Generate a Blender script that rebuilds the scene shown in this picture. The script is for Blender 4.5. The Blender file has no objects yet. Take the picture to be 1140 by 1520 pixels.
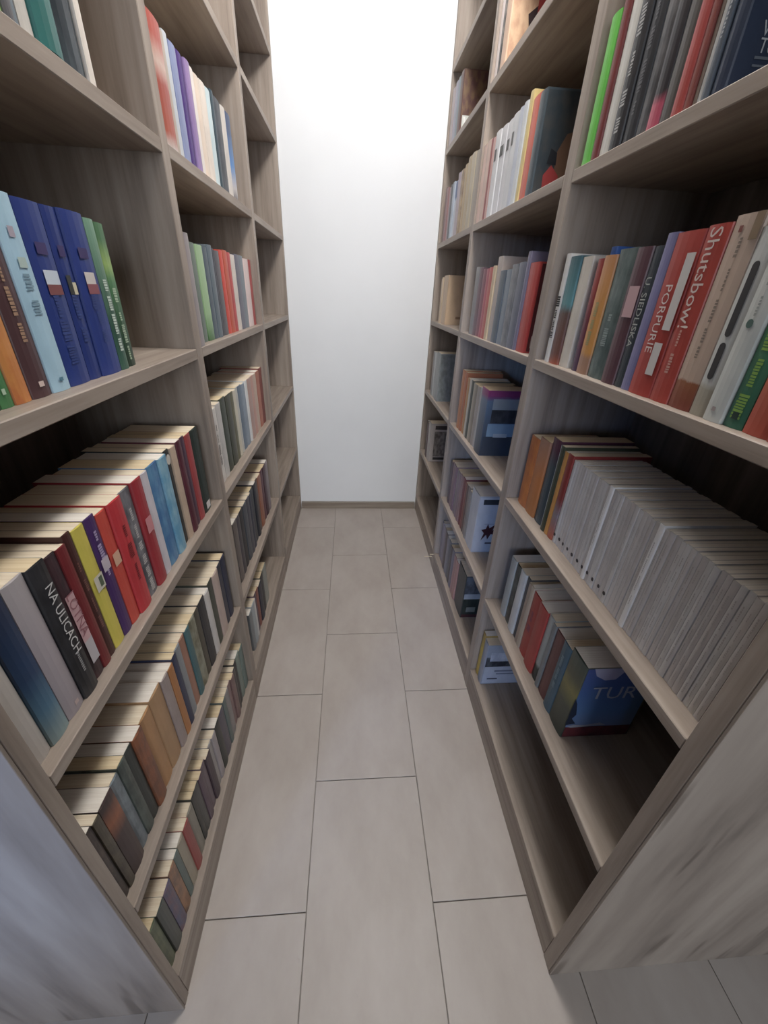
import bpy, bmesh, math, random
from mathutils import Vector, Matrix
random.seed(7)
S = bpy.context.scene
COL = S.collection

# ------------------------------------------------------------------ camera
PITCH, YAW, ROLL, CAM_H, FPX = 0.5010, 0.0914, -0.0449, 1.2324, 594.64
cam_data = bpy.data.cameras.new('camera')
cam = bpy.data.objects.new('camera', cam_data); COL.objects.link(cam)
cam_data.sensor_fit = 'VERTICAL'
cam_data.sensor_height = 36.0
cam_data.lens = FPX / 1520.0 * 36.0
cam_data.clip_start = 0.01
fw = Vector((math.sin(YAW) * math.cos(PITCH), math.cos(YAW) * math.cos(PITCH), -math.sin(PITCH)))
rt = Vector((math.cos(YAW), -math.sin(YAW), 0.0))
up = rt.cross(fw)
cr, sr = math.cos(ROLL), math.sin(ROLL)
rt2, up2 = rt * cr - up * sr, rt * sr + up * cr
M = Matrix((rt2, up2, -fw)).transposed().to_4x4()
M.translation = Vector((0, 0, CAM_H))
cam.matrix_world = M
S.camera = cam

# ------------------------------------------------------------------ world, lamps, exposure
world = bpy.data.worlds.new('World'); S.world = world
world.use_nodes = True
bg = world.node_tree.nodes['Background']
bg.inputs['Color'].default_value = (0.80, 0.88, 1.0, 1)
bg.inputs['Strength'].default_value = 0.06

def area(name, loc, target, sx, sy, power, color):
    d = bpy.data.lights.new(name, 'AREA'); d.shape = 'RECTANGLE'; d.size = sx; d.size_y = sy
    d.energy = power; d.color = color
    o = bpy.data.objects.new(name, d); COL.objects.link(o)
    o.location = loc
    o.rotation_euler = (Vector(target) - Vector(loc)).to_track_quat('-Z', 'Y').to_euler()
    return o
# bare ceiling tubes over the aisle, plus unseen fill lights added behind the photographer
for y in (0.80, 1.16):
    d = bpy.data.lights.new('ceiling_tube_light', 'POINT'); d.energy = 32.0; d.color = (1.0, 0.975, 0.95); d.shadow_soft_size = 0.13
    o = bpy.data.objects.new('ceiling_tube_light', d); COL.objects.link(o); o.location = (0.25, y, 2.56)
area('room_fill', (0.2, -3.6, 1.7), (0.2, 0.0, 1.5), 2.6, 1.6, 105.0, (0.86, 0.92, 1.0))  # cool fill added behind the camera to lift the wall and end panels
blue_fill = area('left_panel_blue_fill', (-1.7, -2.4, 1.4), (-0.72, 0.24, 0.80), 0.5, 0.6, 3.6, (0.22, 0.45, 1.0))  # added blue fill, beam kept narrow to tint only the left end panel
blue_fill.data.spread = math.radians(32)

S.view_settings.view_transform = 'Standard'
S.view_settings.look = 'None'
S.view_settings.gamma = 1.0
S.view_settings.use_curve_mapping = False
S.view_settings.exposure = 0.0

# ------------------------------------------------------------------ helpers
def lin(h):
    h = h.lstrip('#')
    r = []
    for i in (0, 2, 4):
        c = int(h[i:i + 2], 16) / 255.0
        r.append(c / 12.92 if c <= 0.04045 else ((c + 0.055) / 1.055) ** 2.4)
    return (r[0], r[1], r[2], 1.0)

def ink(h):
    """printed ink as it looks on coated paper: slightly greyed"""
    r, g, b, _ = lin(h)
    y = 0.3 * r + 0.59 * g + 0.11 * b
    return tuple(0.90 * (0.84 * c + 0.16 * y) for c in (r, g, b)) + (1.0,)

def newmat(name):
    m = bpy.data.materials.new(name); m.use_nodes = True
    nt = m.node_tree
    return m, nt, nt.nodes['Principled BSDF']

def node(nt, t, **kw):
    n = nt.nodes.new(t)
    for k, v in kw.items(): setattr(n, k, v)
    return n

def noise_tex(nt, coord, scale, nscale, detail=4.0, rough=0.55):
    tc = node(nt, 'ShaderNodeTexCoord'); mp = node(nt, 'ShaderNodeMapping')
    mp.inputs['Scale'].default_value = scale
    nt.links.new(tc.outputs[coord], mp.inputs['Vector'])
    nz = node(nt, 'ShaderNodeTexNoise')
    nz.inputs['Scale'].default_value = nscale; nz.inputs['Detail'].default_value = detail
    nz.inputs['Roughness'].default_value = rough
    nt.links.new(mp.outputs['Vector'], nz.inputs['Vector'])
    return nz

def ramp(nt, stops, interp='LINEAR'):
    r = node(nt, 'ShaderNodeValToRGB'); cr_ = r.color_ramp; cr_.interpolation = interp
    while len(cr_.elements) > 1: cr_.elements.remove(cr_.elements[-1])
    cr_.elements[0].position = stops[0][0]; cr_.elements[0].color = stops[0][1]
    for p, c in stops[1:]:
        e = cr_.elements.new(p); e.color = c
    return r

def wood_mat(name, axis, dark='#7b6f66', mid='#978a7f', light='#a99d92', rough=0.5):
    """grey-brown oak laminate, the grain running along one axis"""
    m, nt, b = newmat(name)
    sc = [26.0, 26.0, 26.0]; sc[axis] = 1.3
    n1 = noise_tex(nt, 'Object', sc, 1.6, 6.0, 0.62)
    r1 = ramp(nt, [(0.30, lin(dark)), (0.5, lin(mid)), (0.72, lin(light))])
    nt.links.new(n1.outputs['Fac'], r1.inputs['Fac'])
    sc2 = [7.0, 7.0, 7.0]; sc2[axis] = 1.1
    n2 = noise_tex(nt, 'Object', sc2, 1.0, 3.0, 0.6)
    r2 = ramp(nt, [(0.34, (0.66, 0.62, 0.60, 1)), (0.50, (1, 1, 1, 1))])
    nt.links.new(n2.outputs['Fac'], r2.inputs['Fac'])
    mx = node(nt, 'ShaderNodeMix', data_type='RGBA', blend_type='MULTIPLY')
    mx.inputs[0].default_value = 0.35
    nt.links.new(r1.outputs['Color'], mx.inputs[6]); nt.links.new(r2.outputs['Color'], mx.inputs[7])
    nt.links.new(mx.outputs[2], b.inputs['Base Color'])
    b.inputs['Roughness'].default_value = rough
    bp = node(nt, 'ShaderNodeBump'); bp.inputs['Strength'].default_value = 0.06; bp.inputs['Distance'].default_value = 0.002
    nt.links.new(n1.outputs['Fac'], bp.inputs['Height']); nt.links.new(bp.outputs['Normal'], b.inputs['Normal'])
    return m

def panel_mat(name):
    """pale weathered-oak end panel with long dark cathedral streaks"""
    m, nt, b = newmat(name)
    n1 = noise_tex(nt, 'Object', (9.0, 9.0, 1.0), 1.1, 5.0, 0.6)
    r1 = ramp(nt, [(0.28, lin('#5e554e')), (0.42, lin('#7e736a')), (0.6, lin('#92877d')), (0.8, lin('#9d9389'))])
    nt.links.new(n1.outputs['Fac'], r1.inputs['Fac'])
    n2 = noise_tex(nt, 'Object', (16.0, 16.0, 1.6), 1.4, 2.0, 0.5)
    r2 = ramp(nt, [(0.30, (0.45, 0.42, 0.40, 1)), (0.36, (1, 1, 1, 1))])
    nt.links.new(n2.outputs['Fac'], r2.inputs['Fac'])
    mx = node(nt, 'ShaderNodeMix', data_type='RGBA', blend_type='MULTIPLY'); mx.inputs[0].default_value = 0.7
    nt.links.new(r1.outputs['Color'], mx.inputs[6]); nt.links.new(r2.outputs['Color'], mx.inputs[7])
    nt.links.new(mx.outputs[2], b.inputs['Base Color'])
    b.inputs['Roughness'].default_value = 0.42
    return m

def paint_mat(name, c1, c2, rough, nscale=6.0, bump=0.0, conv=lin):
    m, nt, b = newmat(name)
    nz = noise_tex(nt, 'Object', (1, 1, 1), nscale, 5.0)
    r = ramp(nt, [(0.3, conv(c1)), (0.7, conv(c2))])
    nt.links.new(nz.outputs['Fac'], r.inputs['Fac']); nt.links.new(r.outputs['Color'], b.inputs['Base Color'])
    b.inputs['Roughness'].default_value = rough
    if bump:
        bp = node(nt, 'ShaderNodeBump'); bp.inputs['Strength'].default_value = bump; bp.inputs['Distance'].default_value = 0.001
        n3 = noise_tex(nt, 'Object', (1, 1, 1), nscale * 40, 3.0)
        nt.links.new(n3.outputs['Fac'], bp.inputs['Height']); nt.links.new(bp.outputs['Normal'], b.inputs['Normal'])
    return m

WOOD_Y = wood_mat('oak_laminate_shelf', 1)
WOOD_Z = wood_mat('oak_laminate_upright', 2)
WOOD_B = wood_mat('oak_laminate_back', 2, '#655b54', '#7c7169', '#8a7f77', 0.6)
PANEL = panel_mat('weathered_oak_end')
WALLM = paint_mat('white_wall_paint', '#e2e4e7', '#e9ebee', 0.85, 1.5, 0.03)
CEILM = paint_mat('white_ceiling_paint', '#e6e5e2', '#eeede9', 0.9, 1.5)
GROUT = paint_mat('grey_grout', '#88817b', '#948d87', 0.9, 30.0)
BASEB = wood_mat('baseboard_wood', 0, '#75695e', '#8a7e72', '#9a8f83', 0.5)
TAPE = paint_mat('edge_band_cream', '#c9bba0', '#d8ccb4', 0.6, 20.0)

def tile_mat():
    m, nt, b = newmat('beige_grey_floor_tile')
    n1 = noise_tex(nt, 'Object', (1.6, 0.9, 1), 4.0, 6.0, 0.62)
    r1 = ramp(nt, [(0.25, lin('#9c928b')), (0.5, lin('#a79e97')), (0.75, lin('#b0a8a2'))])
    nt.links.new(n1.outputs['Fac'], r1.inputs['Fac'])
    n2 = noise_tex(nt, 'Object', (1, 1, 1), 17.0, 4.0, 0.7)
    r2 = ramp(nt, [(0.22, (0.72, 0.70, 0.69, 1)), (0.33, (1, 1, 1, 1))])
    nt.links.new(n2.outputs['Fac'], r2.inputs['Fac'])
    mx = node(nt, 'ShaderNodeMix', data_type='RGBA', blend_type='MULTIPLY'); mx.inputs[0].default_value = 0.5
    nt.links.new(r1.outputs['Color'], mx.inputs[6]); nt.links.new(r2.outputs['Color'], mx.inputs[7])
    nt.links.new(mx.outputs[2], b.inputs['Base Color'])
    b.inputs['Roughness'].default_value = 0.48
    return m
TILE = tile_mat()

def link(o, parent=None):
    COL.objects.link(o)
    if parent: o.parent = parent
    return o

def box_mesh(name, dx, dy, dz, mat, bev=0.0012):
    bm = bmesh.new(); bmesh.ops.create_cube(bm, size=1.0)
    for v in bm.verts: v.co = Vector((v.co.x * dx, v.co.y * dy, v.co.z * dz))
    if bev: bmesh.ops.bevel(bm, geom=list(bm.edges), offset=bev, segments=1, affect='EDGES')
    me = bpy.data.meshes.new(name); bm.to_mesh(me); bm.free()
    me.materials.append(mat)
    return me

def board(name, x0, x1, y0, y1, z0, z1, mat, parent=None, bev=0.0012):
    """one box-shaped board between two corners; its origin is its own centre"""
    o = bpy.data.objects.new(name, box_mesh(name, abs(x1 - x0), abs(y1 - y0), abs(z1 - z0), mat, bev))
    link(o, parent)
    o.location = ((x0 + x1) / 2, (y0 + y1) / 2, (z0 + z1) / 2)
    return o

def struct(o): o['kind'] = 'structure'; return o

# ------------------------------------------------------------------ the room
WALL_Y = 2.302
struct(board('wall_back', -3.0, 3.0, WALL_Y, WALL_Y + 0.12, -0.02, 2.74, WALLM, bev=0))
struct(board('ceiling', -3.0, 3.0, -1.2, WALL_Y + 0.12, 2.74, 2.82, CEILM, bev=0))
floor = struct(board('floor', -3.0, 3.0, -2.0, WALL_Y + 0.12, -0.06, -0.004, GROUT, bev=0))
bb = struct(board('baseboard_back', -0.318, 0.408, WALL_Y - 0.012, WALL_Y - 0.001, 0.0, 0.040, BASEB))
o = board('coping', -0.318, 0.408, WALL_Y - 0.008, WALL_Y - 0.001, 0.040, 0.046, paint_mat('grey_trim', '#8b857d', '#968f87', 0.6))
o.parent = bb; o.matrix_parent_inverse = Matrix.Translation(-bb.location)

# floor tiles, every tile an object of its own under the floor
TW, TL, GAP = 0.2892, 0.5605, 0.0020
tile_cache = {}
def tile(x0, x1, y0, y1):
    dx, dy = round(x1 - x0 - GAP, 4), round(y1 - y0 - GAP, 4)
    if dx < 0.02 or dy < 0.02: return
    k = (dx, dy)
    if k not in tile_cache: tile_cache[k] = box_mesh('tile', dx, dy, 0.008, TILE, 0.0007)
    t = bpy.data.objects.new('tile', tile_cache[k]); link(t, floor)
    t.matrix_parent_inverse = Matrix.Translation(-floor.location)
    t.location = ((x0 + x1) / 2, (y0 + y1) / 2, -0.004)
for c in range(-6, 8):
    x0 = -0.1015 + c * TW; x1 = x0 + TW
    off = 0.643 if c % 2 == 0 else 0.3665
    mid = -1 <= c <= 1
    top = WALL_Y if mid or c <= -4 or c >= 4 else 0.55   # none under the bookcases
    k = -3
    while off + k * TL < top:
        a, b_ = off + k * TL, min(off + (k + 1) * TL, top)
        if b_ > -1.0: tile(x0, x1, a, b_)
        k += 1

# ------------------------------------------------------------------ the two bookcases
LV = dict(b0=0.0959, s1=0.4139, s2=0.7639, s3=1.1138, s4=1.4464, s5=1.7913, s6=2.053, top=2.35)
TH = 0.0205
DEPTH = 0.285          # one face of the double-sided carcass
XL, XR = -0.3218, 0.4107

def bookcase(side, uprights, label):
    s = -1 if side == 'L' else 1
    xf = XL if side == 'L' else XR
    root = bpy.data.objects.new('bookcase', None); link(root)
    root.location = (xf + s * DEPTH, uprights[0][0], 0.0)
    root['label'] = label; root['category'] = 'bookcase'
    inv = Matrix.Translation(-root.location)
    def part(*a, **k):
        o = board(*a, **k); o.parent = root; o.matrix_parent_inverse = inv; return o
    xb = xf + s * (2 * DEPTH + 0.012)     # far face of the double-sided case
    n = len(uprights)
    for i, (a, b) in enumerate(uprights):
        if i == 0:
            part('end_panel', xf, xb, a, a + 0.004, 0.0, LV['top'], PANEL, bev=0.0005)['label'] = 'weathered pale oak end panel with long dark streaks'
            part('upright', xf, xb, a + 0.0045, b, 0.0, LV['top'], WOOD_Z)
        else:
            part('upright', xf, xb, a, b, 0.0, LV['top'], WOOD_Z)
    for i in range(n - 1):
        y0, y1 = uprights[i][1] + 0.0003, uprights[i + 1][0] - 0.0003
        part('back_panel', xf + s * DEPTH, xf + s * (DEPTH + 0.012), y0, y1, 0.0, LV['top'] - TH, WOOD_B, bev=0)
        part('plinth', xf + s * 0.0008, xf + s * 0.019, y0, y1, 0.0, LV['b0'] - TH - 0.0005, WOOD_Y)
        for k, z in LV.items():
            part('shelf', xf + s * 0.0004, xf + s * (DEPTH - 0.0005), y0, y1, z - TH, z, WOOD_Y)
    return root, part
UL = [(0.240, 0.2625), (0.918, 0.9505), (1.6208, 1.6542), (2.276, 2.3005)]
UR = [(0.240, 0.2700), (0.934, 0.9705), (1.6385, 1.6690), (2.277, 2.3005)]
bookcase('L', UL, 'tall grey oak bookcase left of the aisle, its far bay empty')
case_r, part_r = bookcase('R', UR, 'tall grey oak bookcase right of the aisle, white magazines in its near bay')
for (dy, x1, z, tilt) in ((1.672, 0.372, 0.050, 0.0), (1.640, 0.392, 0.085, 0.0)):
    e = part_r('edge_band', XR - 0.0005, x1, dy, dy + 0.006, z, z + 0.0016, TAPE, bev=0.0003)
    e['label'] = 'loose cream strip of edge banding'

# ------------------------------------------------------------------ books
mat_cache = {}
def cover_mat(spec, rough=0.42):
    """printed cover: 'c', 'c~c2' (mottled print) or 'c@p>c2@p2' (bands of print up the height)"""
    if spec in mat_cache: return mat_cache[spec]
    lin = ink
    m, nt, b = newmat('cover_print_' + str(len(mat_cache)))
    if '>' in spec:
        stops = []
        for q in spec.split('>'):
            c, p = q.split('@'); stops.append((float(p), lin(c)))
        tc = node(nt, 'ShaderNodeTexCoord'); sp = node(nt, 'ShaderNodeSeparateXYZ')
        nt.links.new(tc.outputs['Generated'], sp.inputs[0])
        nz = noise_tex(nt, 'Object', (1, 1, 1), 60.0, 3.0)
        ma = node(nt, 'ShaderNodeMath', operation='MULTIPLY_ADD'); ma.inputs[1].default_value = 0.07; ma.inputs[2].default_value = -0.035
        nt.links.new(nz.outputs['Fac'], ma.inputs[0])
        ad = node(nt, 'ShaderNodeMath', operation='ADD')
        nt.links.new(sp.outputs['Z'], ad.inputs[0]); nt.links.new(ma.outputs[0], ad.inputs[1])
        r = ramp(nt, stops); nt.links.new(ad.outputs[0], r.inputs['Fac'])
        nt.links.new(r.outputs['Color'], b.inputs['Base Color'])
    else:
        if '~' in spec: c1, c2 = spec.split('~'); lo, hi, sc = 0.40, 0.62, 48.0
        else:
            c1 = c2 = spec; lo, hi, sc = 0.3, 0.7, 30.0
        a, z = lin(c1), lin(c2)
        if c1 == c2: z = (min(1, a[0] * 1.18 + .004), min(1, a[1] * 1.18 + .004), min(1, a[2] * 1.18 + .004), 1)
        nz = noise_tex(nt, 'Object', (1, 1, 0.55), sc, 4.0)
        r = ramp(nt, [(lo, a), (hi, z)])
        nt.links.new(nz.outputs['Fac'], r.inputs['Fac']); nt.links.new(r.outputs['Color'], b.inputs['Base Color'])
    b.inputs['Roughness'].default_value = rough
    mat_cache[spec] = m
    return m

def pages_mat(c1, c2, nm):
    m, nt, b = newmat(nm)
    n1 = noise_tex(nt, 'Object', (4.0, 900.0, 4.0), 1.0, 2.0)
    r = ramp(nt, [(0.35, lin(c1)), (0.65, lin(c2))])
    nt.links.new(n1.outputs['Fac'], r.inputs['Fac']); nt.links.new(r.outputs['Color'], b.inputs['Base Color'])
    b.inputs['Roughness'].default_value = 0.9
    return m
PAGES = [pages_mat('#d8c6ab', '#e9dcc6', 'cream_pages'), pages_mat('#d2bb95', '#e3d1b0', 'yellowed_pages'), pages_mat('#dfd6ca', '#eee7dd', 'white_pages')]
plain_cache = {}
def plain(c):
    if c not in plain_cache:
        plain_cache[c] = paint_mat('print_ink_' + str(len(plain_cache)), c, c, 0.5, 25.0, conv=ink)
    return plain_cache[c]

def cover_mesh(w, h, d, ct, bulge, s):
    """wrap-round cover: two boards and a spine; the spine (x=0) faces the aisle, boards run away along s*x"""
    hw = w / 2
    out = [(d, -hw), (0.0022, -hw)]
    n = 4
    for i in range(n + 1):
        t = -1 + 2 * i / n
        out.append((-bulge * (1 - t * t), t * hw * 0.94))
    out += [(0.0022, hw), (d, hw)]
    inn = [(d, hw - ct), (ct + 0.0006, hw - ct), (ct + 0.0006, -hw + ct), (d, -hw + ct)]
    bm = bmesh.new()
    prof = out + inn
    lo = [bm.verts.new((s * x, y, 0)) for x, y in prof]
    hi = [bm.verts.new((s * x, y, h)) for x, y in prof]
    N = len(prof)
    for i in range(N):
        j = (i + 1) % N
        bm.faces.new((lo[i], lo[j], hi[j], hi[i]))
    m = len(out)
    # caps as strips: front board, spine, back board
    for vs, rev in ((lo, True), (hi, False)):
        A = [vs[0], vs[1], vs[m + 2], vs[m + 3]]
        B = [vs[m - 2], vs[m - 1], vs[m], vs[m + 1]]
        Cc = [vs[1]] + [vs[k] for k in range(2, m - 2)] + [vs[m - 2], vs[m + 1], vs[m + 2]]
        for f in (A, B, Cc):
            bm.faces.new(f)
    bmesh.ops.recalc_face_normals(bm, faces=list(bm.faces))
    me = bpy.data.meshes.new('cover'); bm.to_mesh(me); bm.free()
    return me

def quads_mesh(name, rects, s, x, rounded=False):
    """flat print on the spine: rectangles (y0,y1,z0,z1) lying a hair proud of the spine"""
    vs, fs = [], []
    for (y0, y1, z0, z1) in rects:
        k = len(vs)
        vs += [(x, y0, z0), (x, y1, z0), (x, y1, z1), (x, y0, z1)]
        if rounded:
            vs = vs[:k]; ry = (y1 - y0) / 2; rz = min(ry, (z1 - z0) / 2); ym = (y0 + y1) / 2; n = 6
            for t in range(n + 1):
                q = math.pi * t / n; vs.append((x, ym + ry * math.cos(q), z1 - rz + rz * math.sin(q)))
            for t in range(n + 1):
                q = math.pi + math.pi * t / n; vs.append((x, ym + ry * math.cos(q), z0 + rz + rz * math.sin(q)))
            f = list(range(k, len(vs)))
            fs.append(tuple(f if s < 0 else f[::-1]))
        else:
            fs.append((k, k + 1, k + 2, k + 3) if s < 0 else (k + 3, k + 2, k + 1, k))
    me = bpy.data.meshes.new(name); me.from_pydata(vs, [], fs); me.update()
    return me

FONT_DG = None
def text_mesh(txt, size, name):
    cu = bpy.data.curves.new('t', 'FONT'); cu.body = txt; cu.size = size
    cu.align_x = 'CENTER'; cu.align_y = 'CENTER'; cu.extrude = 0.0; cu.resolution_u = 2
    ob = bpy.data.objects.new('t', cu); COL.objects.link(ob)
    dg = bpy.context.evaluated_depsgraph_get()
    me = bpy.data.meshes.new_from_object(ob.evaluated_get(dg)); me.name = name
    bpy.data.objects.remove(ob); bpy.data.curves.remove(cu)
    return me

ORD = ['first', 'second', 'third', 'fourth', 'fifth', 'sixth', 'seventh', 'eighth', 'ninth', 'tenth']
LEVELW = dict(b0='bottom shelf', s1='second shelf up', s2='third shelf up', s3='fourth shelf up', s4='fifth shelf up', s5='sixth shelf up')
BAYW = dict(A='near bay', B='middle bay', C='far bay')
SIDEW = dict(L='left bookcase', R='right bookcase')

def make_book(side, y0, y1, z, h, xin, spec, depth=0.135, hard=False, pages=0, prints=None, title=None, art=None, name='book', tilt=0.0, strips=None):
    s = -1 if side == 'L' else 1
    xf = (XL if side == 'L' else XR) + s * xin
    g = 0.00015
    w = y1 - y0 - 2 * g
    ym = (y0 + y1) / 2
    root = bpy.data.objects.new(name, None); link(root); root.location = (xf, ym, z + 0.0003)
    root.rotation_euler = (0, 0, tilt)
    ct = min(0.0016 if hard else 0.0006, w * 0.12)
    bulge = min(0.0022, w * 0.07) if not hard else min(0.004, w * 0.12)
    me = cover_mesh(w, h, depth, ct, bulge, s); me.materials.append(cover_mat(spec))
    cv = bpy.data.objects.new('cover', me); link(cv, root)
    ins = 0.0030 if hard else 0.0001
    pw = w - 2 * ct - 0.00005
    pm = box_mesh('pages', depth - ct - 0.001 - ins - 0.0004, pw, h - 2 * ins, PAGES[pages], 0)
    pg = bpy.data.objects.new('pages', pm); link(pg, root)
    pg.location = (s * (ct + 0.001 + (depth - ct - 0.001 - ins) / 2), 0, h / 2)
    xs = -s * (bulge + 0.0004)
    for (txt, c, zc, size, yo) in (title or []):
        tm = text_mesh(txt, size, 'spine_title'); tm.materials.append(plain(c))
        t = bpy.data.objects.new('spine_title', tm); link(t, cv)
        # reads from top to bottom: letters' x runs down, faces the aisle
        fx = Vector((0, 0, -1)); fz = Vector((-s, 0, 0)); fy = fz.cross(fx)
        t.matrix_local = Matrix.Translation((xs - s * 0.0008, -s * yo * w, zc * h)) @ Matrix((fx, fy, fz)).transposed().to_4x4()
    for q, (nm, c, y0f, y1f, z0f, z1f) in enumerate(strips or []):
        if s > 0: y0f, y1f = 1 - y1f, 1 - y0f          # the near edge is on the viewer's right there
        sm = quads_mesh(nm, [((y0f - .5) * w, (y1f - .5) * w, z0f * h, z1f * h)], s, xs - s * 0.00012 * (q + 1),
                        nm in ('black_bar', 'green_dot', 'black_dot', 'white_roundel'))
        sm.materials.append(plain(c)); so = bpy.data.objects.new(nm, sm); link(so, cv)
    if prints:
        c, zlo, zhi, wf, rnd = prints
        rg = random.Random(rnd); rects = []; zz = zhi
        while zz > zlo:
            ln = rg.uniform(0.010, 0.028)
            wd = w * wf * rg.choice((1.0, 1.0, 0.6)); yo = 0
            q = zz
            while q > max(zz - ln, 0.007):
                l = rg.uniform(0.0016, 0.0032)
                rects.append((yo - wd / 2 * rg.uniform(.75, 1), yo + wd / 2 * rg.uniform(.75, 1), q * h / 0.19 - l, q * h / 0.19)); q -= l + 0.0009
            zz -= ln + rg.uniform(0.004, 0.014)
        pmh = quads_mesh('spine_print', rects, s, xs)
        pmh.materials.append(plain(c)); po = bpy.data.objects.new('spine_print', pmh); link(po, cv)
    yn = -w / 2 - 0.0004
    for q, a in enumerate(art or []):
        yq = yn - 0.00025 * q
        # (part name, colour, u0,u1 from the spine backwards, v0,v1 up) printed on the board that faces the room
        if a[0] == 'cover_title':
            _, c, txt, uc, vc, size = a
            tm = text_mesh(txt, size, 'cover_title'); tm.materials.append(plain(c))
            t = bpy.data.objects.new('cover_title', tm); link(t, cv)
            fx = Vector((1, 0, 0)); fz = Vector((0, -1, 0)); fy = fz.cross(fx)
            t.matrix_local = Matrix.Translation((s * uc * depth, yq - 0.0003, vc * h)) @ Matrix((fx, fy, fz)).transposed().to_4x4()
        elif a[0] == 'poly':
            _, nm, c, pts = a
            vs = [(s * u * depth, yq, v * h) for u, v in pts]
            pme = bpy.data.meshes.new(nm); pme.from_pydata(vs, [], [tuple(range(len(vs)))]); pme.update()
            pme.materials.append(plain(c)); po = bpy.data.objects.new(nm, pme); link(po, cv)
        else:
            nm, c, u0, u1, v0, v1 = a
            vs = [(s * u * depth, yq, v * h) for u, v in ((u0, v0), (u1, v0), (u1, v1), (u0, v1))]
            pme = bpy.data.meshes.new(nm); pme.from_pydata(vs, [], [(0, 1, 2, 3)]); pme.update()
            pme.materials.append(cover_mat(c)); po = bpy.data.objects.new(nm, pme); link(po, cv)
    return root

def row(side, bay, lv, xin, ys, books, h=0.19, depth=0.135, noun='paperback', group=None):
    """books: (look, cover print, options); ys: the n+1 gaps between them along the shelf"""
    if len(ys) != len(books) + 1:
        raise ValueError('%s%s%s %d %d' % (side, bay, lv, len(ys), len(books)))
    grp = group or 'books on the %s, %s of the %s' % (LEVELW[lv], BAYW[bay], SIDEW[side])
    looks = [b[0] + ' ' + (b[2].get('noun', noun) if len(b) > 2 else noun) for b in books]
    items = []
    for i, b in enumerate(books):
        items.append((max(ys[i], ys[i + 1]), i))
    order = [i for _, i in sorted(items, reverse=True)]     # from the wall towards the room
    seen = {}
    rank = {}
    for i in order:
        seen[looks[i]] = seen.get(looks[i], 0) + 1; rank[i] = seen[looks[i]]
    for i, b in enumerate(books):
        op = dict(b[2]) if len(b) > 2 else {}
        lk = looks[i]; op.pop('noun', None)
        where = '%s, %s, %s' % (LEVELW[lv], BAYW[bay], SIDEW[side])
        share = op.pop('share', None)
        if share: lab = share
        elif seen[lk] == 1: lab = '%s on the %s' % (lk, where)
        else: lab = '%s %s counting from the wall, %s' % (ORD[rank[i] - 1], lk, where)
        rg = random.Random(side + bay + lv + str(i))
        hh = op.pop('h', h + rg.uniform(-0.004, 0.004))
        xi = op.pop('xin', xin + rg.uniform(-0.0025, 0.003))
        dd = op.pop('depth', depth + rg.uniform(-0.006, 0.006))
        op.setdefault('pages', rg.choice((0, 0, 1, 2)))
        a, c = sorted((ys[i], ys[i + 1]))
        o = make_book(side, a, c, LV[lv], hh, xi, b[1], depth=dd, **op)
        o['label'] = lab; o['category'] = op.get('name', 'book'); o['group'] = grp

def split(a, b, n, seed=0, j=0.25):
    """n+1 gaps from a to b with uneven book thickness"""
    rg = random.Random(seed); w = [1 + rg.uniform(-j, j) for _ in range(n)]; t = sum(w); y = [a]
    for k in w: y.append(y[-1] + (b - a) * k / t)
    y[-1] = b
    return y

P = lambda c, lo=.03, hi=.16, wf=.45, r=1: (c, lo, hi, wf, r)

# ---- left bookcase, near bay
row('L', 'A', 's4', 0.006, [.535, .578, .594, .607, .628, .671, .723, .738], [
    ('lime green', '#7fb52e'), ('charcoal grey', '#59575b'), ('slate blue-grey', '#6c7a85'), ('off-white', '#cfc9c0'),
    ('deep teal', '#1f6f6a', dict(hard=True)), ('blue-black', '#23303a~#3d4a52', dict(hard=True)), ('thin cream', '#e6dbcf')],
    h=0.24, depth=0.17, noun='picture book')
row('L', 'A', 's3', 0.026, [.392, .427, .445, .469, .501, .535, .58, .609, .658, .682, .715], [
    ('dark green', '#2a5a3a'), ('leaf green', '#3e8048', dict(strips=[('publisher_mark', '#b9d6b8', .35, .6, .07, .10)])),
    ('orange', '#d98a34~#c9702c'), ('dark brown', '#54373a', dict(prints=P('#b08a6a', .06, .13, .22, 3), strips=[('publisher_mark', '#e6cfc4', .4, .65, .06, .09)])),
    ('pale blue', '#a3cbe0', dict(prints=P('#7fa3b5', .09, .12, .35, 4), h=.191, strips=[('red_motif', '#b3a8b6', .35, .6, .80, .85), ('yellow_motif', '#b4cbc4', .35, .7, .66, .71), ('publisher_mark', '#4d86a0', .4, .6, .06, .08)])),
    ('royal blue', '#213a86', dict(h=.190, prints=P('#2e4790', .04, .10, .4, 5), strips=[('spine_photo', '#cfdbe8', .3, .85, .585, .66), ('spine_photo', '#8a4a4a', .3, .85, .53, .585), ('author_line', '#42356f', .3, .7, .74, .80)])),
    ('royal blue', '#203780', dict(h=.190, prints=P('#2e4790', .04, .10, .4, 6), strips=[('spine_photo', '#3a3d3a', .3, .6, .53, .64), ('spine_photo', '#d8cfae', .6, .85, .53, .60), ('author_line', '#42356f', .3, .7, .74, .80)])),
    ('royal blue', '#213a88', dict(h=.191, prints=P('#2e4790', .04, .10, .4, 7), strips=[('spine_photo', '#d9d0cc', .3, .75, .59, .66), ('spine_photo', '#96525a', .3, .8, .53, .59), ('author_line', '#42356f', .3, .7, .74, .80)])),
    ('dark green with white title', '#3c6a58@0>#2f5a48@.3>#7aa88c@1', dict(h=.188, prints=P('#cfe0d2', .02, .12, .4, 8))),
    ('mossy green with bright patch', '#1f3a2c@0>#3a6a48@.4>#4f8a58@.62>#9cc060@.74>#4f8256@.9', dict(h=.187, prints=P('#b8d0b0', .03, .11, .3, 9)))],
    h=0.186, noun='hardback')
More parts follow.
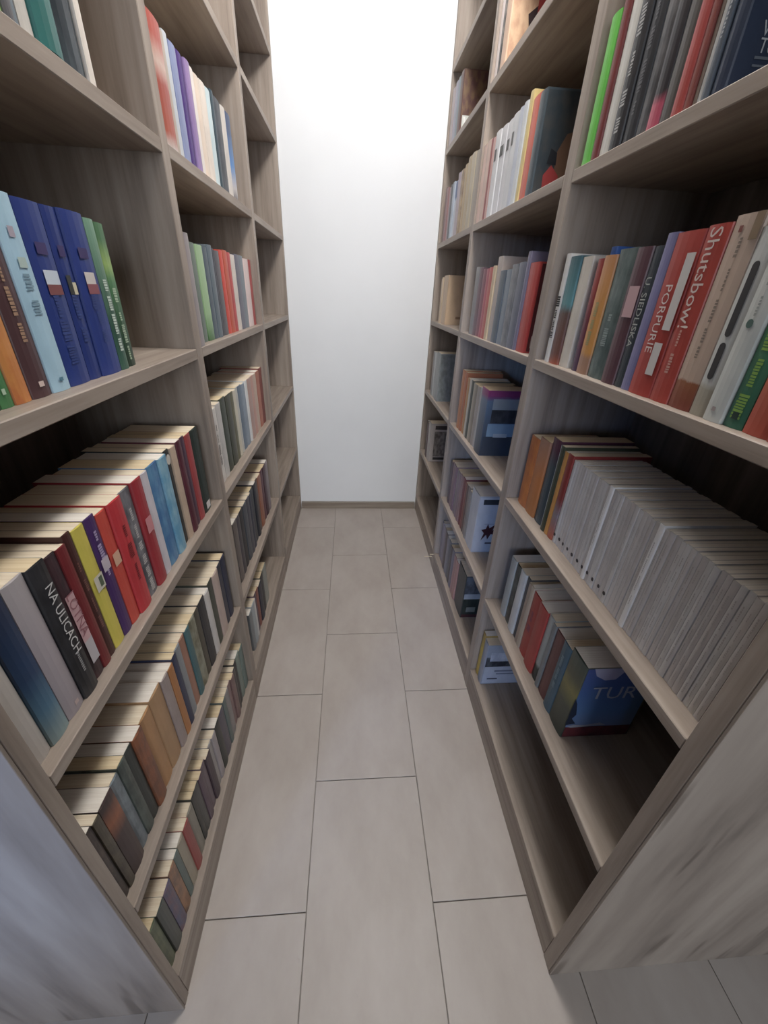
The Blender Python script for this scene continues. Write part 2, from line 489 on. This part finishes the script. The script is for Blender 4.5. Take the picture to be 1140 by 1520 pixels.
row('L', 'A', 's2', 0.0165, [.886, .841, .811, .785, .759, .734, .711, .678, .636, .612, .581, .547, .512, .487, .464, .439, .423, .406, .384, .357, .326, .296, .268], [
    ('black-green', '#27352f', dict(strips=[('white_label', '#e3dede', .25, .75, .03, .12)])), ('brick red', '#a83a3c'), ('dark plum', '#4c2c44'), ('dark maroon', '#5a2030'),
    ('tan', '#c6ac92'), ('black', '#2c2c2a', dict(strips=[('white_roundel', '#ddd6ca', .2, .9, .86, .96)])),
    ('sky blue', '#5fa3c8~#8fc0d4'), ('mid blue', '#3f78b0~#5f9ac4'), ('pale lilac', '#cfc8cf'),
    ('crimson', '#a8222e', dict(strips=[('pink_motif', '#d98a90', .2, .85, .52, .66)])), ('speckled grey', '#5d5f66~#8c8c92', dict(prints=P('#c9c6c4', .03, .16, .35, 11))),
    ('scarlet', '#c8202c', dict(prints=P('#8a1a24', .08, .15, .35, 12))), ('orange-red', '#d0402c', dict(strips=[('pale_motif', '#e0b090', .2, .85, .55, .66)])),
    ('purple', '#4a2a68', dict(prints=P('#b8a8d0', .11, .17, .4, 13), strips=[('white_motif', '#cfc0cc', .15, .85, .58, .68)])),
    ('yellow', '#d6c62e', dict(strips=[('picture_label', '#d8d2c0', .2, .95, .50, .62), ('picture_label', '#5a6a50', .55, .85, .52, .60)])),
    ('dark brown', '#4a221e', dict(prints=P('#8a5a50', .05, .15, .3, 14))), ('dark red', '#7a1a20'),
    ('black, pink-labelled', '#35262c~#54333c', dict(strips=[('title_label', '#dcaeb2', .3, .98, .30, .70), ('title_label', '#c9c2c6', .3, .98, .13, .32)], title=[('LOTNA', '#a86a72', .54, .020, .14)])),
    ('thick black', '#26262a~#38383c', dict(title=[('NA ULICACH', '#d8d8d6', .60, .0175, .05)], prints=P('#a8a8a8', .03, .065, .16, 15), h=.2)),
    ('mauve-grey', '#a89ea4@0>#b4aab0@.6>#bcb4b6@1', dict(h=.201, strips=[('publisher_mark', '#cfb8b4', .5, .7, .05, .08)])),
    ('navy', '#8fa8a8@0>#4a7a98@.25>#1f4068@.5>#1c2c4c@1', dict(h=.2)),
    ('off-white', '#c2bbb4', dict(h=.2))], h=0.197)
row('L', 'A', 's1', 0.018, [.905, .873, .842, .803, .771, .741, .703, .679, .645, .623, .596, .571, .552, .53, .505, .464, .427, .399, .378, .357, .335, .302, .287, .269], [
    ('navy', '#2c3048'), ('dark slate', '#3a3a48'), ('pinkish beige', '#c0a89c'), ('dark olive', '#45483c'), ('white', '#d0cac6'), ('black', '#2d2c30'),
    ('dark khaki', '#4c4636'), ('pale olive', '#9a9a84~#6e6a50'), ('teal', '#3d6a70'), ('terracotta', '#a8735a'), ('light grey', '#8c9298'), ('dark navy', '#2a3454'),
    ('burnt orange', '#b4722e'), ('pinkish grey', '#a08f8a'), ('tan', '#b48a5c'), ('ochre', '#b8854e'), ('russet', '#7c4a30~#a05a30'), ('black-green', '#2c3432'), ('grey-green', '#5c6862~#3c4844'),
    ('steel grey', '#6c7880~#8a98a0', dict(h=.187)), ('dark with orange flame', '#4a3838@0>#4a3838@.55>#b0663e@.75>#4a3838@.95'), ('dark olive-brown', '#4c4438~#6a6250'), ('near-black', '#332c2a~#5a4a44')], h=0.193)
row('L', 'A', 'b0', 0.017, [.918, .885, .851, .829, .808, .783, .759, .727, .706, .667, .637, .613, .59, .564, .54, .518, .494, .477, .446, .421, .394, .376, .35, .323, .296, .272], [
    ('grey-green', '#6f827c'), ('sage', '#7c8a80'), ('black', '#302e2e'), ('dark grey', '#4a4442'), ('brown-pink', '#7c5e5a'), ('dull rose', '#8a6c6c'), ('grey', '#8e8886'),
    ('slate green', '#5a6866'), ('dark violet-grey', '#56505e'), ('black-green', '#2c302c'), ('pale mauve', '#a49a9c'), ('silver grey', '#a8a2a0'),
    ('dark plum', '#483840'), ('dusty purple', '#6e5c66'), ('grape', '#5c4654'), ('charcoal', '#4a4a48'), ('black with grey edge', '#2e302e'), ('stone', '#8a8476'), ('brick red', '#9a3a34'), ('putty', '#a29680'),
    ('teal-grey', '#5e706c'), ('tan-orange', '#ae7c56~#7c5c4c'), ('blue-violet', '#5c5c7c~#7a5c6c'), ('dark slate', '#48504c'), ('olive green', '#5c6850~#74805c')], h=0.172)

# ---- left bookcase, middle bay
row('L', 'B', 's4', 0.006, [.953, 1.013, 1.036, 1.059, 1.095, 1.128, 1.158, 1.190, 1.225, 1.268, 1.307, 1.332, 1.388, 1.426, 1.484], [
    ('red-orange', '#d8c8c0@0>#b84a24@.12>#b04028@.5>#d8b8a8@.66>#c04a34@.85', dict(h=.166)), ('beige', '#b8a898', dict(h=.165)), ('white-grey', '#c8ced4', dict(h=.172)),
    ('lavender blue', '#8a96c0', dict(h=.168)), ('violet', '#4c2a82', dict(h=.17)), ('lilac', '#9a7cb4', dict(h=.17)), ('white', '#ece2da', dict(h=.171)), ('cream', '#e8d4c0', dict(h=.171)),
    ('ivory', '#e6d8ca', dict(h=.173)), ('ice blue', '#c8dce0', dict(h=.175)), ('dark teal', '#2a4450', dict(h=.183)), ('blue-black', '#2a303a~#4a4e58', dict(h=.18)), ('pale grey', '#d0c8c0', dict(h=.18)), ('bright blue', '#5a5458@0>#c8c0c0@.12>#3a86d0@.4>#2a4878@.8', dict(h=.182))],
    h=0.172)
row('L', 'B', 's3', 0.018, [.951, .985, 1.025, 1.065, 1.112, 1.145, 1.179, 1.206, 1.248, 1.28, 1.319, 1.355, 1.399, 1.45, 1.506, 1.569, 1.6135], [
    ('lilac-grey', '#9a9092', dict(xin=.003, h=.205)), ('grey', '#7c7c7c'), ('grey-green', '#66766c'), ('grass green', '#4a7c44@0>#a0c890@.3>#a8cc98@1'), ('slate', '#566470'), ('blue-grey', '#66747e'), ('navy', '#2c3040'), ('dark grey', '#5c5a60'), ('bright red', '#d8412c'),
    ('orange-red', '#c8502e'), ('scarlet', '#c23a38'), ('white', '#d8ccc2'), ('slate purple', '#6a6878'), ('steel', '#78828c'), ('pinkish white', '#e0c8c4'), ('crimson', '#b23a38')], h=0.197)
row('L', 'B', 's2', 0.023, [1.0, 1.045, 1.084, 1.136, 1.188, 1.218, 1.246, 1.273, 1.315, 1.356, 1.382, 1.43, 1.475, 1.523, 1.575, 1.6195], [
    ('white', '#d8d2cc', dict(prints=P('#8a8078', .05, .15, .3, 21))), ('silver', '#c8c4c0'), ('dark green', '#3c4434'), ('olive black', '#46483a'), ('khaki', '#6c6a50'), ('cream', '#cfc8b4'), ('pale grey', '#c2c2ba'),
    ('steel blue', '#66788c'), ('blue-grey', '#8a98a8'), ('bright white', '#dcdcdc'), ('dusty pink', '#b89488'), ('salmon', '#c89484'), ('beige', '#c8ac98'), ('rust orange', '#b4664a'), ('red-brown', '#8a4238')], h=0.2)
row('L', 'B', 's1', 0.023, split(.99, 1.545, 14, 3), [
    ('dark brown', '#3c302e'), ('grey-brown', '#6a605c'), ('charcoal', '#46424a'), ('black', '#2c2a2e'), ('slate', '#4c5058'), ('dark grey', '#54525a'), ('navy', '#33384a'), ('graphite', '#3e4046'), ('blue-black', '#2a2c36'),
    ('brown', '#5c4034'), ('rust', '#9a5a3c'), ('wine red', '#5a2030'), ('dark burgundy', '#46202e'), ('mauve-grey', '#8a7c80')], h=0.208)
row('L', 'B', 'b0', 0.023, [1.04, 1.075, 1.11, 1.13, 1.16, 1.19, 1.235, 1.28, 1.34], [
    ('grey', '#7c8286'), ('pale blue-grey', '#a8b0b4'), ('white', '#d2d2d0'), ('purple-brown', '#54384a'), ('rust', '#8a4a3a'), ('navy', '#262a3c'), ('black', '#26282c'), ('greenish grey', '#8c9088')], h=0.168)

# ---- right bookcase, near bay
row('R', 'A', 's4', 0.006, [.916, .886, .863, .828, .796, .763, .736, .709, .683, .661, .650, .643, .632, .622, .600], [
    ('bright green', '#5cc832', dict(h=.185)), ('dark red', '#7a2a2a', dict(h=.2)), ('white', '#cfcdc6', dict(h=.195)), ('black, white-lettered', '#2e2e32', dict(prints=P('#b8b8b8', .01, .17, .4, 31))),
    ('black', '#2c2e34', dict(prints=P('#6a6a70', .03, .15, .3, 32))), ('dark grey', '#48484c~#6c6a6c'), ('black with pink foot', '#c84a68@0>#c84a68@.10>#2e2a30@.16>#2e2c32@1'), ('smoky grey', '#56524f'),
    ('bright red', '#b03a34'), ('red-brown', '#8a4038'), ('taupe', '#8a7a70'), ('pale grey', '#b8b8b8'), ('slate with pale title', '#5a6470', dict(prints=P('#b0b4b8', .06, .2, .5, 33))),
    ('dark navy', '#2b3850', dict(hard=True, noun='hardback', art=[('cover_title', '#b8c0c8', 'Wo', .215, .215, .017), ('cover_title', '#b8c0c8', 'To', .205, .160, .017), ('subtitle_line', '#66707c', .14, .34, .118, .128), ('subtitle_line', '#66707c', .14, .30, .092, .10), ('white_corner', '#c8c6c0', .03, .30, .0, .022)]))],
    h=0.235, depth=0.16, noun='book')
row('R', 'A', 's3', 0.0145, [.909, .890, .849, .812, .794, .772, .735, .682, .646, .625, .604, .554, .518, .478, .453, .427, .4, .367, .335], [
    ('thin white, black-lettered', '#dcdad6', dict(h=.199, prints=P('#2c2a28', .05, .12, .8, 41))), ('teal and brown picture', '#b85a3a@0>#7c4c40@.1>#6a5048@.5>#5a9aa0@.58>#3c6a74@1', dict(h=.193)), ('cream', '#d2cabc', dict(h=.19)),
    ('blue', '#2f68c0', dict(h=.204, xin=.045)), ('purple and red', '#54405e@0>#7a2c3c@.5>#a83a34@.8', dict(h=.184)),
    ('orange-yellow', '#b08468@0>#b08468@.14>#d89430@.2>#d8943a@.6>#cc8a50@1', dict(h=.187, prints=P('#a8a060', .06, .12, .3, 42))), ('slate teal', '#4c605e~#6a7c7a', dict(h=.193, prints=P('#8fa09c', .05, .1, .3, 43))),
    ('dark maroon', '#5c3a44', dict(h=.191, strips=[('title_label', '#c8a0a4', .3, 1.0, .52, .74)])), ('black, white-titled', '#39424a', dict(h=.19, title=[('U. SIEDLISKA', '#b8bcb6', .56, .0165, 0)])),
    ('lavender', '#7c7aa8', dict(h=.203)), ('big red', '#b03428', dict(h=.201, title=[('PORPURIE', '#e0d2cc', .50, .019, -.10)], strips=[('white_sticker', '#cfcac6', .66, .97, .44, .88), ('shelf_label', '#d2ccc8', .58, .90, .15, .36)])),
    ('red, white-titled', '#b23a2c', dict(h=.203, title=[('Shutsbow!', '#dccac2', .72, .026, 0)], prints=P('#d09a8c', .045, .085, .2, 44))),
    ('thick beige', '#8a4030@0>#9a5a34@.16>#c2a894@.175>#c6ad9a@1', dict(h=.208, prints=P('#8a7a6c', .06, .17, .12, 45), strips=[('brown_tab', '#8c7458', .72, .98, .88, 1.0), ('red_mark', '#8a4a40', .3, .42, .92, .95)])),
    ('white, black-barred', '#a8a08e@0>#a8a08e@.16>#c8cac6@.2>#c8cac8@1', dict(h=.194, strips=[('black_bar', '#39383a', .32, .68, .46, .84), ('black_bar', '#3c3b3c', .32, .68, .22, .43)])),
    ('white, green-dotted', '#c2c6c2', dict(h=.2, prints=P('#9aa09c', .12, .16, .12, 46), strips=[('green_dot', '#4c6a62', .3, .62, .50, .545), ('publisher_mark', '#a89a98', .4, .6, .06, .085)])),
    ('green, yellow-titled', '#2f6e58@0>#3a7a5c@.3>#3f8a58@.6>#c04a34@.64>#c8503a@.76>#c6c6c2@.79>#c6c6c2@1', dict(h=.196, prints=P('#7fae3c', .025, .10, .5, 48), strips=[('black_mark', '#1f3a34', .35, .65, .05, .09)])),
    ('orange', '#b84a34@0>#b8543a@.2>#c4662e@.35>#c0602c@1', dict(h=.196, prints=P('#6a3020', .06, .11, .3, 47))), ('dull red', '#a84a3c')], h=0.196)
ysm = split(.7215, .2915, 44, 12, .18)
mags = []
for k in range(44):
    c = ('#c9c5c2', '#c2bcba', '#cbc8c7', '#bdb6b3', '#c6c0bd')[(k * 7) % 5]
    hh = 0.192 - 0.0015 * ((k * 5) % 3 == 0)
    op = dict(h=hh, name='magazine', noun='magazine', depth=.142, pages=2, xin=.033 + .0004 * ((k * 3) % 4),
              share='thin white magazine in the tightly packed white run, right bookcase')
    if k in (13, 26): c = '#e4e2e0'; op['h'] = .1945; op['xin'] = .031
    if k < 22: op['strips'] = [('black_dot', '#38343a', .08, .92, .08, .12)] if k % 2 == 0 else None
    if k >= 27: op['prints'] = ('#b4aeab', .02, .17, .22, 60 + k)
    elif k >= 6: op['prints'] = ('#bdb7b5', .06, .16, .22, 60 + k)
    if k == 13: op['share'] = 'bright white magazine standing proud of the white run, nearer the wall, right bookcase'
    elif k == 26: op['share'] = 'bright white magazine standing proud mid-way along the white run, right bookcase'
    elif k >= 27: op['share'] = 'grey-white magazine with fine spine lettering, room end of the white run'
    elif k < 22 and k % 2 == 0: op['share'] = 'thin white magazine with a black dot low on its spine, right bookcase'
    else: op['share'] = 'thin white undotted magazine in the wall-side half of the white run'
    mags.append(('thin white', c, op))
row('R', 'A', 's2', 0.034, ysm, mags, noun='magazine', group='white magazines in the near bay of the right bookcase')
row('R', 'A', 's2', 0.030, [.918, .872, .822, .784, .774, .758, .744, .7225], [
    ('bright orange', '#d07a26~#b8642c', dict(h=.18)), ('dull orange', '#b8702e@0>#c8762a@.5>#a87a60@1', dict(h=.19)), ('slate and plum', '#3a4c56@0>#42525a@.7>#5c2c44@.9', dict(h=.206)), ('pale blue', '#b8ccd4', dict(h=.2)), ('dark olive', '#39402e', dict(h=.203, strips=None)), ('yellow-orange', '#c88a2e', dict(h=.196)), ('red', '#b8542e@0>#8c8088@.3>#8a2c2a@.5>#9a2c28@1', dict(h=.197))],
    noun='book', depth=.16)
row('R', 'A', 's1', 0.034, [.885, .852, .818, .785, .766, .752, .736, .695, .653, .626, .612, .574, .544, .490], [
    ('pale grey', '#a8aca8'), ('black and green patterned', '#2c302e~#56605a'), ('white', '#c6c8c6'), ('charcoal', '#45474a'), ('beige', '#a8927e'), ('cream', '#b8a892'),
    ('scarlet', '#b03428', dict(prints=P('#8a3a5a', .08, .14, .4, 51))), ('crimson', '#b0342c'), ('white with dark foot', '#2c3a38@0>#2c3a38@.2>#a8b0ac@.26>#b4bab6@1'), ('grey', '#7c8284'), ('brown-red', '#6c3c3a'), ('petrol blue', '#3c6074', dict(prints=P('#7a98a4', .08, .16, .3, 52))),
    ('blue-covered olive-spined', '#34403a@0>#4a5040@.4>#8a8440@.6>#5a5c44@.75>#46564e@1', dict(h=.212, noun='travel guide', depth=.15, art=[
        ('cover_sky', '#7a94c0@0>#5a88c0@.3>#4a6cac@.7>#5060a0@1', .02, .98, .16, .99),
        ('poly', 'white_dome', '#b8b4d0', [(.10, .995), (.16, .90), (.30, .84), (.44, .85), (.56, .995)]),
        ('cover_ground', '#5a2430~#7a2c34', .02, .98, .01, .16),
        ('poly', 'white_wave', '#b0b4c0', [(.04, .17), (.12, .20), (.30, .19), (.5, .22), (.6, .18), (.3, .165), (.1, .155)]),
        ('poly', 'dark_cliff', '#26324a', [(.0, .60), (.05, .52), (.10, .36), (.06, .30), (.14, .22), (.0, .2)]),
        ('cover_title', '#b4b8c4', 'TUR', .50, .66, .050)]))], h=0.198, noun='book')
row('R', 'A', 'b0', 0.016, [.930, .905, .872], [
    ('yellow', '#c8a62c@0>#d0b432@.6>#b09040@1', dict(h=.185)), ('pale blue photo-covered', '#8c96a8', dict(h=.178, depth=.15, art=[
        ('cover_photo', '#2a2e3a~#56606c', .02, .98, .46, .70), ('cover_photo', '#9aa4bc~#b8c2d4', .10, .6, .60, .82), ('cover_panel', '#a8b2c8', .02, .98, .02, .46), ('text_line', '#6a7490', .25, .8, .33, .37), ('text_line', '#6a7490', .3, .7, .26, .29), ('publisher_mark', '#2c3450', .12, .35, .13, .16)]))],
    h=0.18, noun='book')

# ---- right bookcase, middle bay
row('R', 'B', 's5', 0.006, [1.6375, 1.602, 1.578, 1.531], [
    ('pinkish white', '#e2d4d0'), ('black and white', '#3c3430~#8a8078'), ('peach picture-covered', '#d8b090', dict(art=[
        ('cover_picture', '#e0b890~#c89a78', .02, .98, .02, .98), ('poly', 'dark_figure', '#3a2424', [(.2, .1), (.35, .3), (.3, .45), (.5, .55), (.6, .4), (.45, .25), (.5, .1)]), ('red_panel', '#a8302c', .45, .95, .40, .62), ('dark_panel', '#38302e', .1, .95, .66, .96), ('white_bar', '#d8d4d0', .45, .9, .72, .77)]))], h=0.22, depth=.16, noun='book')
row('R', 'B', 's4', 0.006, [1.6375, 1.595, 1.553, 1.53, 1.507, 1.46, 1.413, 1.366, 1.32, 1.293, 1.265, 1.242, 1.19, 1.152], [
    ('pale peach', '#d8b4a4', dict(h=.2)), ('pinkish beige', '#d0b0a0', dict(h=.2)), ('dark red', '#963c38'), ('rose', '#c89a92'),
    ('white, black-lettered', '#d6d6d8', dict(h=.198, strips=[('title_block', '#5c5854', .3, .7, .66, .80)])), ('white, black-lettered', '#d4d4d8', dict(h=.197, strips=[('title_block', '#44423e', .2, .8, .67, .79)])), ('white, black-lettered', '#d6d6da', dict(h=.196, strips=[('title_block', '#5c5a58', .3, .7, .68, .80)])), ('white, black-lettered', '#d2d4d8', dict(h=.195, strips=[('title_block', '#6a6866', .3, .6, .68, .82)])),
    ('bluish white', '#c2c8d6', dict(h=.195)), ('ice white', '#d0d4d8', dict(h=.197)), ('pale yellow', '#dcc478', dict(h=.208)), ('vermilion', '#d8583a', dict(h=.189)),
    ('dark grey picture-covered', '#44525a', dict(h=.182, depth=.17, art=[('cover_dark', '#36424a~#4a4c4c', .02, .98, .02, .98), ('poly', 'brown_figure', '#7a5a44', [(.28, .12), (.26, .42), (.36, .60), (.55, .66), (.75, .5), (.75, .06)]), ('poly', 'red_patch', '#b03434', [(.14, .05), (.13, .2), (.22, .30), (.34, .2), (.33, .05)]), ('poly', 'black_bird', '#1c2028', [(.15, .31), (.18, .46), (.27, .42), (.28, .30)])]))], h=0.195, noun='book')
row('R', 'B', 's3', 0.010, [1.56, 1.52, 1.482, 1.444, 1.405, 1.367, 1.34, 1.297, 1.25, 1.203, 1.155, 1.107, 1.088, 1.033], [
    ('grey', '#8a8684', dict(h=.205)), ('grey-maroon', '#76565c'), ('dark rose', '#8a4c58'), ('cherry pink', '#b84a58'), ('coral', '#c05a50'), ('cream-yellow', '#cdb48a', dict(h=.2)), ('tall beige', '#b4a69c', dict(h=.221)),
    ('slate', '#5c6670', dict(h=.185)), ('silver-blue', '#7c8894', dict(h=.186)), ('grey streaked', '#6e7076~#8c8e92', dict(h=.195)), ('blue-grey', '#686c7c', dict(h=.197)), ('thin lilac', '#76708a', dict(h=.217)),
    ('bright red', '#b8342a', dict(h=.193, art=[('cover_dark', '#5a1c1c', .05, .98, .02, .98), ('shelf_label', '#a09080', .1, .4, .06, .2)]))], h=0.198, noun='book')
row('R', 'B', 's2', 0.016, [1.585, 1.548, 1.512, 1.478, 1.45, 1.424, 1.398, 1.372, 1.343, 1.313, 1.245], [
    ('orange', '#b46c34', dict(h=.222)), ('rust orange', '#a85c2c', dict(h=.22)), ('amber', '#b07c3c'), ('cream', '#c0b8a4'), ('dark olive', '#4c4a3c'), ('beige', '#a8987e'), ('khaki', '#8a7c68'), ('stone', '#9c8e80'), ('pale grey', '#aca6a0'),
    ('navy, magenta-topped', '#39424e@0>#4a586a@.5>#5a7088@.85>#8a2a68@.92>#94286c@1', dict(h=.214, noun='hardback', depth=.165, art=[('cover_panel', '#8a9294', .12, .98, .72, .88), ('cover_photo', '#2c2e34~#44464a', .12, .98, .52, .72), ('cover_panel', '#7c98ac', .08, .98, .31, .51), ('cover_panel', '#343c48', .02, .98, .02, .31), ('shelf_label', '#a8b0b4', .22, .5, .30, .36), ('magenta_band', '#8a2a66', .04, .5, .92, .99)]))], h=0.208, noun='book')
row('R', 'B', 's1', 0.022, [1.60, 1.567, 1.533, 1.50, 1.468, 1.437, 1.405, 1.373, 1.345, 1.325, 1.300, 1.272, 1.185], [
    ('dark mauve', '#5c484e'), ('dusty pink', '#8c6c6c'), ('dull rose', '#80606a'), ('taupe', '#857472'), ('mauve', '#8a7074'), ('old rose', '#94706a'), ('dark red', '#7a3436'), ('brick', '#8a4c40'), ('brown', '#6a5048'), ('beige', '#8a7c70'), ('stone', '#8e8780'),
    ('white with dark red leaf', '#b8b8ba', dict(h=.226, depth=.16, art=[('cover_panel', '#c4c2c4', .02, .98, .02, .98), ('dark_title_block', '#2e3238', .1, .98, .86, .95), ('rule_line', '#96908e', .2, .98, .52, .527),
        ('poly', 'dark_red_leaf', '#4a1c22', [(.17, .22), (.22, .36), (.15, .42), (.25, .44), (.28, .53), (.33, .45), (.45, .52), (.41, .41), (.52, .45), (.47, .33), (.38, .34), (.32, .24), (.28, .33)]), ('poly', 'dark_red_dot', '#4a1c22', [(.42, .16), (.45, .20), (.50, .19), (.51, .14), (.46, .13)]), ('text_line', '#54484a', .28, .5, .16, .19)]))], h=0.2, noun='book')
row('R', 'B', 'b0', 0.022, [1.628, 1.60, 1.572, 1.541, 1.505, 1.47, 1.435, 1.40, 1.366, 1.329, 1.291, 1.185], [
    ('mauve-grey', '#988c92'), ('pale mauve', '#a09498'), ('grey-pink', '#948486'), ('brown', '#70605a'), ('grey', '#8a8486'), ('slate', '#68686e'), ('dark taupe', '#5e5452'), ('violet-grey', '#7a7480'), ('dusty pink', '#a87c78'), ('salmon', '#b08076'),
    ('dark green photo-covered', '#3c4040', dict(h=.205, depth=.16, art=[('cover_photo', '#6a7078~#4a4c50', .02, .98, .58, .98), ('white_band', '#b0b4b4', .02, .98, .46, .58), ('cover_panel', '#2c342c~#3c443c', .02, .98, .08, .46), ('mark', '#8a8a7c', .12, .35, .14, .26), ('red_foot', '#5a2c2a', .02, .98, .01, .08)]))], h=0.19, noun='book')

# ---- right bookcase, far bay
row('R', 'C', 's5', 0.006, [2.262, 2.215, 2.17, 2.133, 2.08], [
    ('grey-pink', '#a89a9c', dict(h=.18)), ('lilac-grey', '#9a98a8', dict(h=.185)), ('blue-grey', '#7c8a92', dict(h=.185)), ('brown picture-covered', '#5c3a30', dict(h=.185, art=[('cover_picture', '#5c3430~#7a5a38', .02, .98, .30, .98), ('white_panel', '#c4c8c0', .05, .6, .02, .30), ('poly', 'white_letter', '#e8e8e4', [(.08, .28), (.16, .04), (.24, .2), (.32, .04), (.40, .28), (.34, .28), (.31, .14), (.24, .27), (.17, .14), (.14, .28)])]))], noun='book')
row('R', 'C', 's4', 0.006, [2.225, 2.19, 2.15, 2.11, 2.07, 2.03, 1.975, 1.93, 1.88, 1.833, 1.785, 1.735, 1.69], [
    ('dark maroon', '#6c4446', dict(h=.2)), ('dull rose', '#946c6c'), ('pale mauve', '#a88c90'), ('dark slate', '#4c5058', dict(h=.19)), ('ice blue', '#a8b4c4', dict(h=.19)), ('white, blue-topped', '#c8ccd8@0>#c8ccd8@.65>#3c5a98@.72>#44609c@1', dict(h=.185)), ('lilac', '#a89aa4', dict(h=.2)), ('spotted tan', '#b89a6c~#7c6450', dict(h=.2)), ('mustard', '#b09464', dict(h=.205)), ('tan', '#b09c78', dict(h=.215)), ('sand', '#b4a68c', dict(h=.215)), ('greige', '#a89c8c', dict(h=.21))], noun='book')
row('R', 'C', 's3', 0.010, [2.158, 2.13, 2.10, 2.00], [
    ('thin tan', '#b89c7c', dict(h=.185)), ('cream', '#c6ae8e', dict(h=.19)), ('thick sandy beige', '#c2a482', dict(h=.196, depth=.16, art=[('brown_mark', '#8a6a4c', .3, .5, .12, .17)]))], noun='book')
row('R', 'C', 's2', 0.012, [2.20, 2.17, 2.14, 2.115, 2.085, 2.0], [
    ('taupe', '#847a74'), ('grey', '#8c8c8c'), ('white', '#b4b8ba'), ('pale grey', '#a2a4a4'), ('grey photo-covered', '#8a9092', dict(h=.224, depth=.16, art=[('cover_photo', '#767c7e~#8e9698', .02, .98, .02, .98), ('dark_patch', '#33383c', .7, .95, .45, .62)]))], h=.215, noun='book')
row('R', 'C', 's1', 0.014, [2.19, 2.165, 2.14, 2.075], [
    ('dark brown', '#4c3a34'), ('maroon', '#5c3c3c'), ('white photo-covered', '#a8a09c', dict(h=.215, depth=.16, art=[('cover_panel', '#b4aaa6', .02, .98, .02, .98), ('cover_photo', '#5c5450~#9a918b', .14, .9, .14, .80), ('dark_title_block', '#3c3432', .15, .85, .85, .95), ('dark_title_block', '#2c2624', .15, .8, .05, .12)]))], h=.2, noun='book')
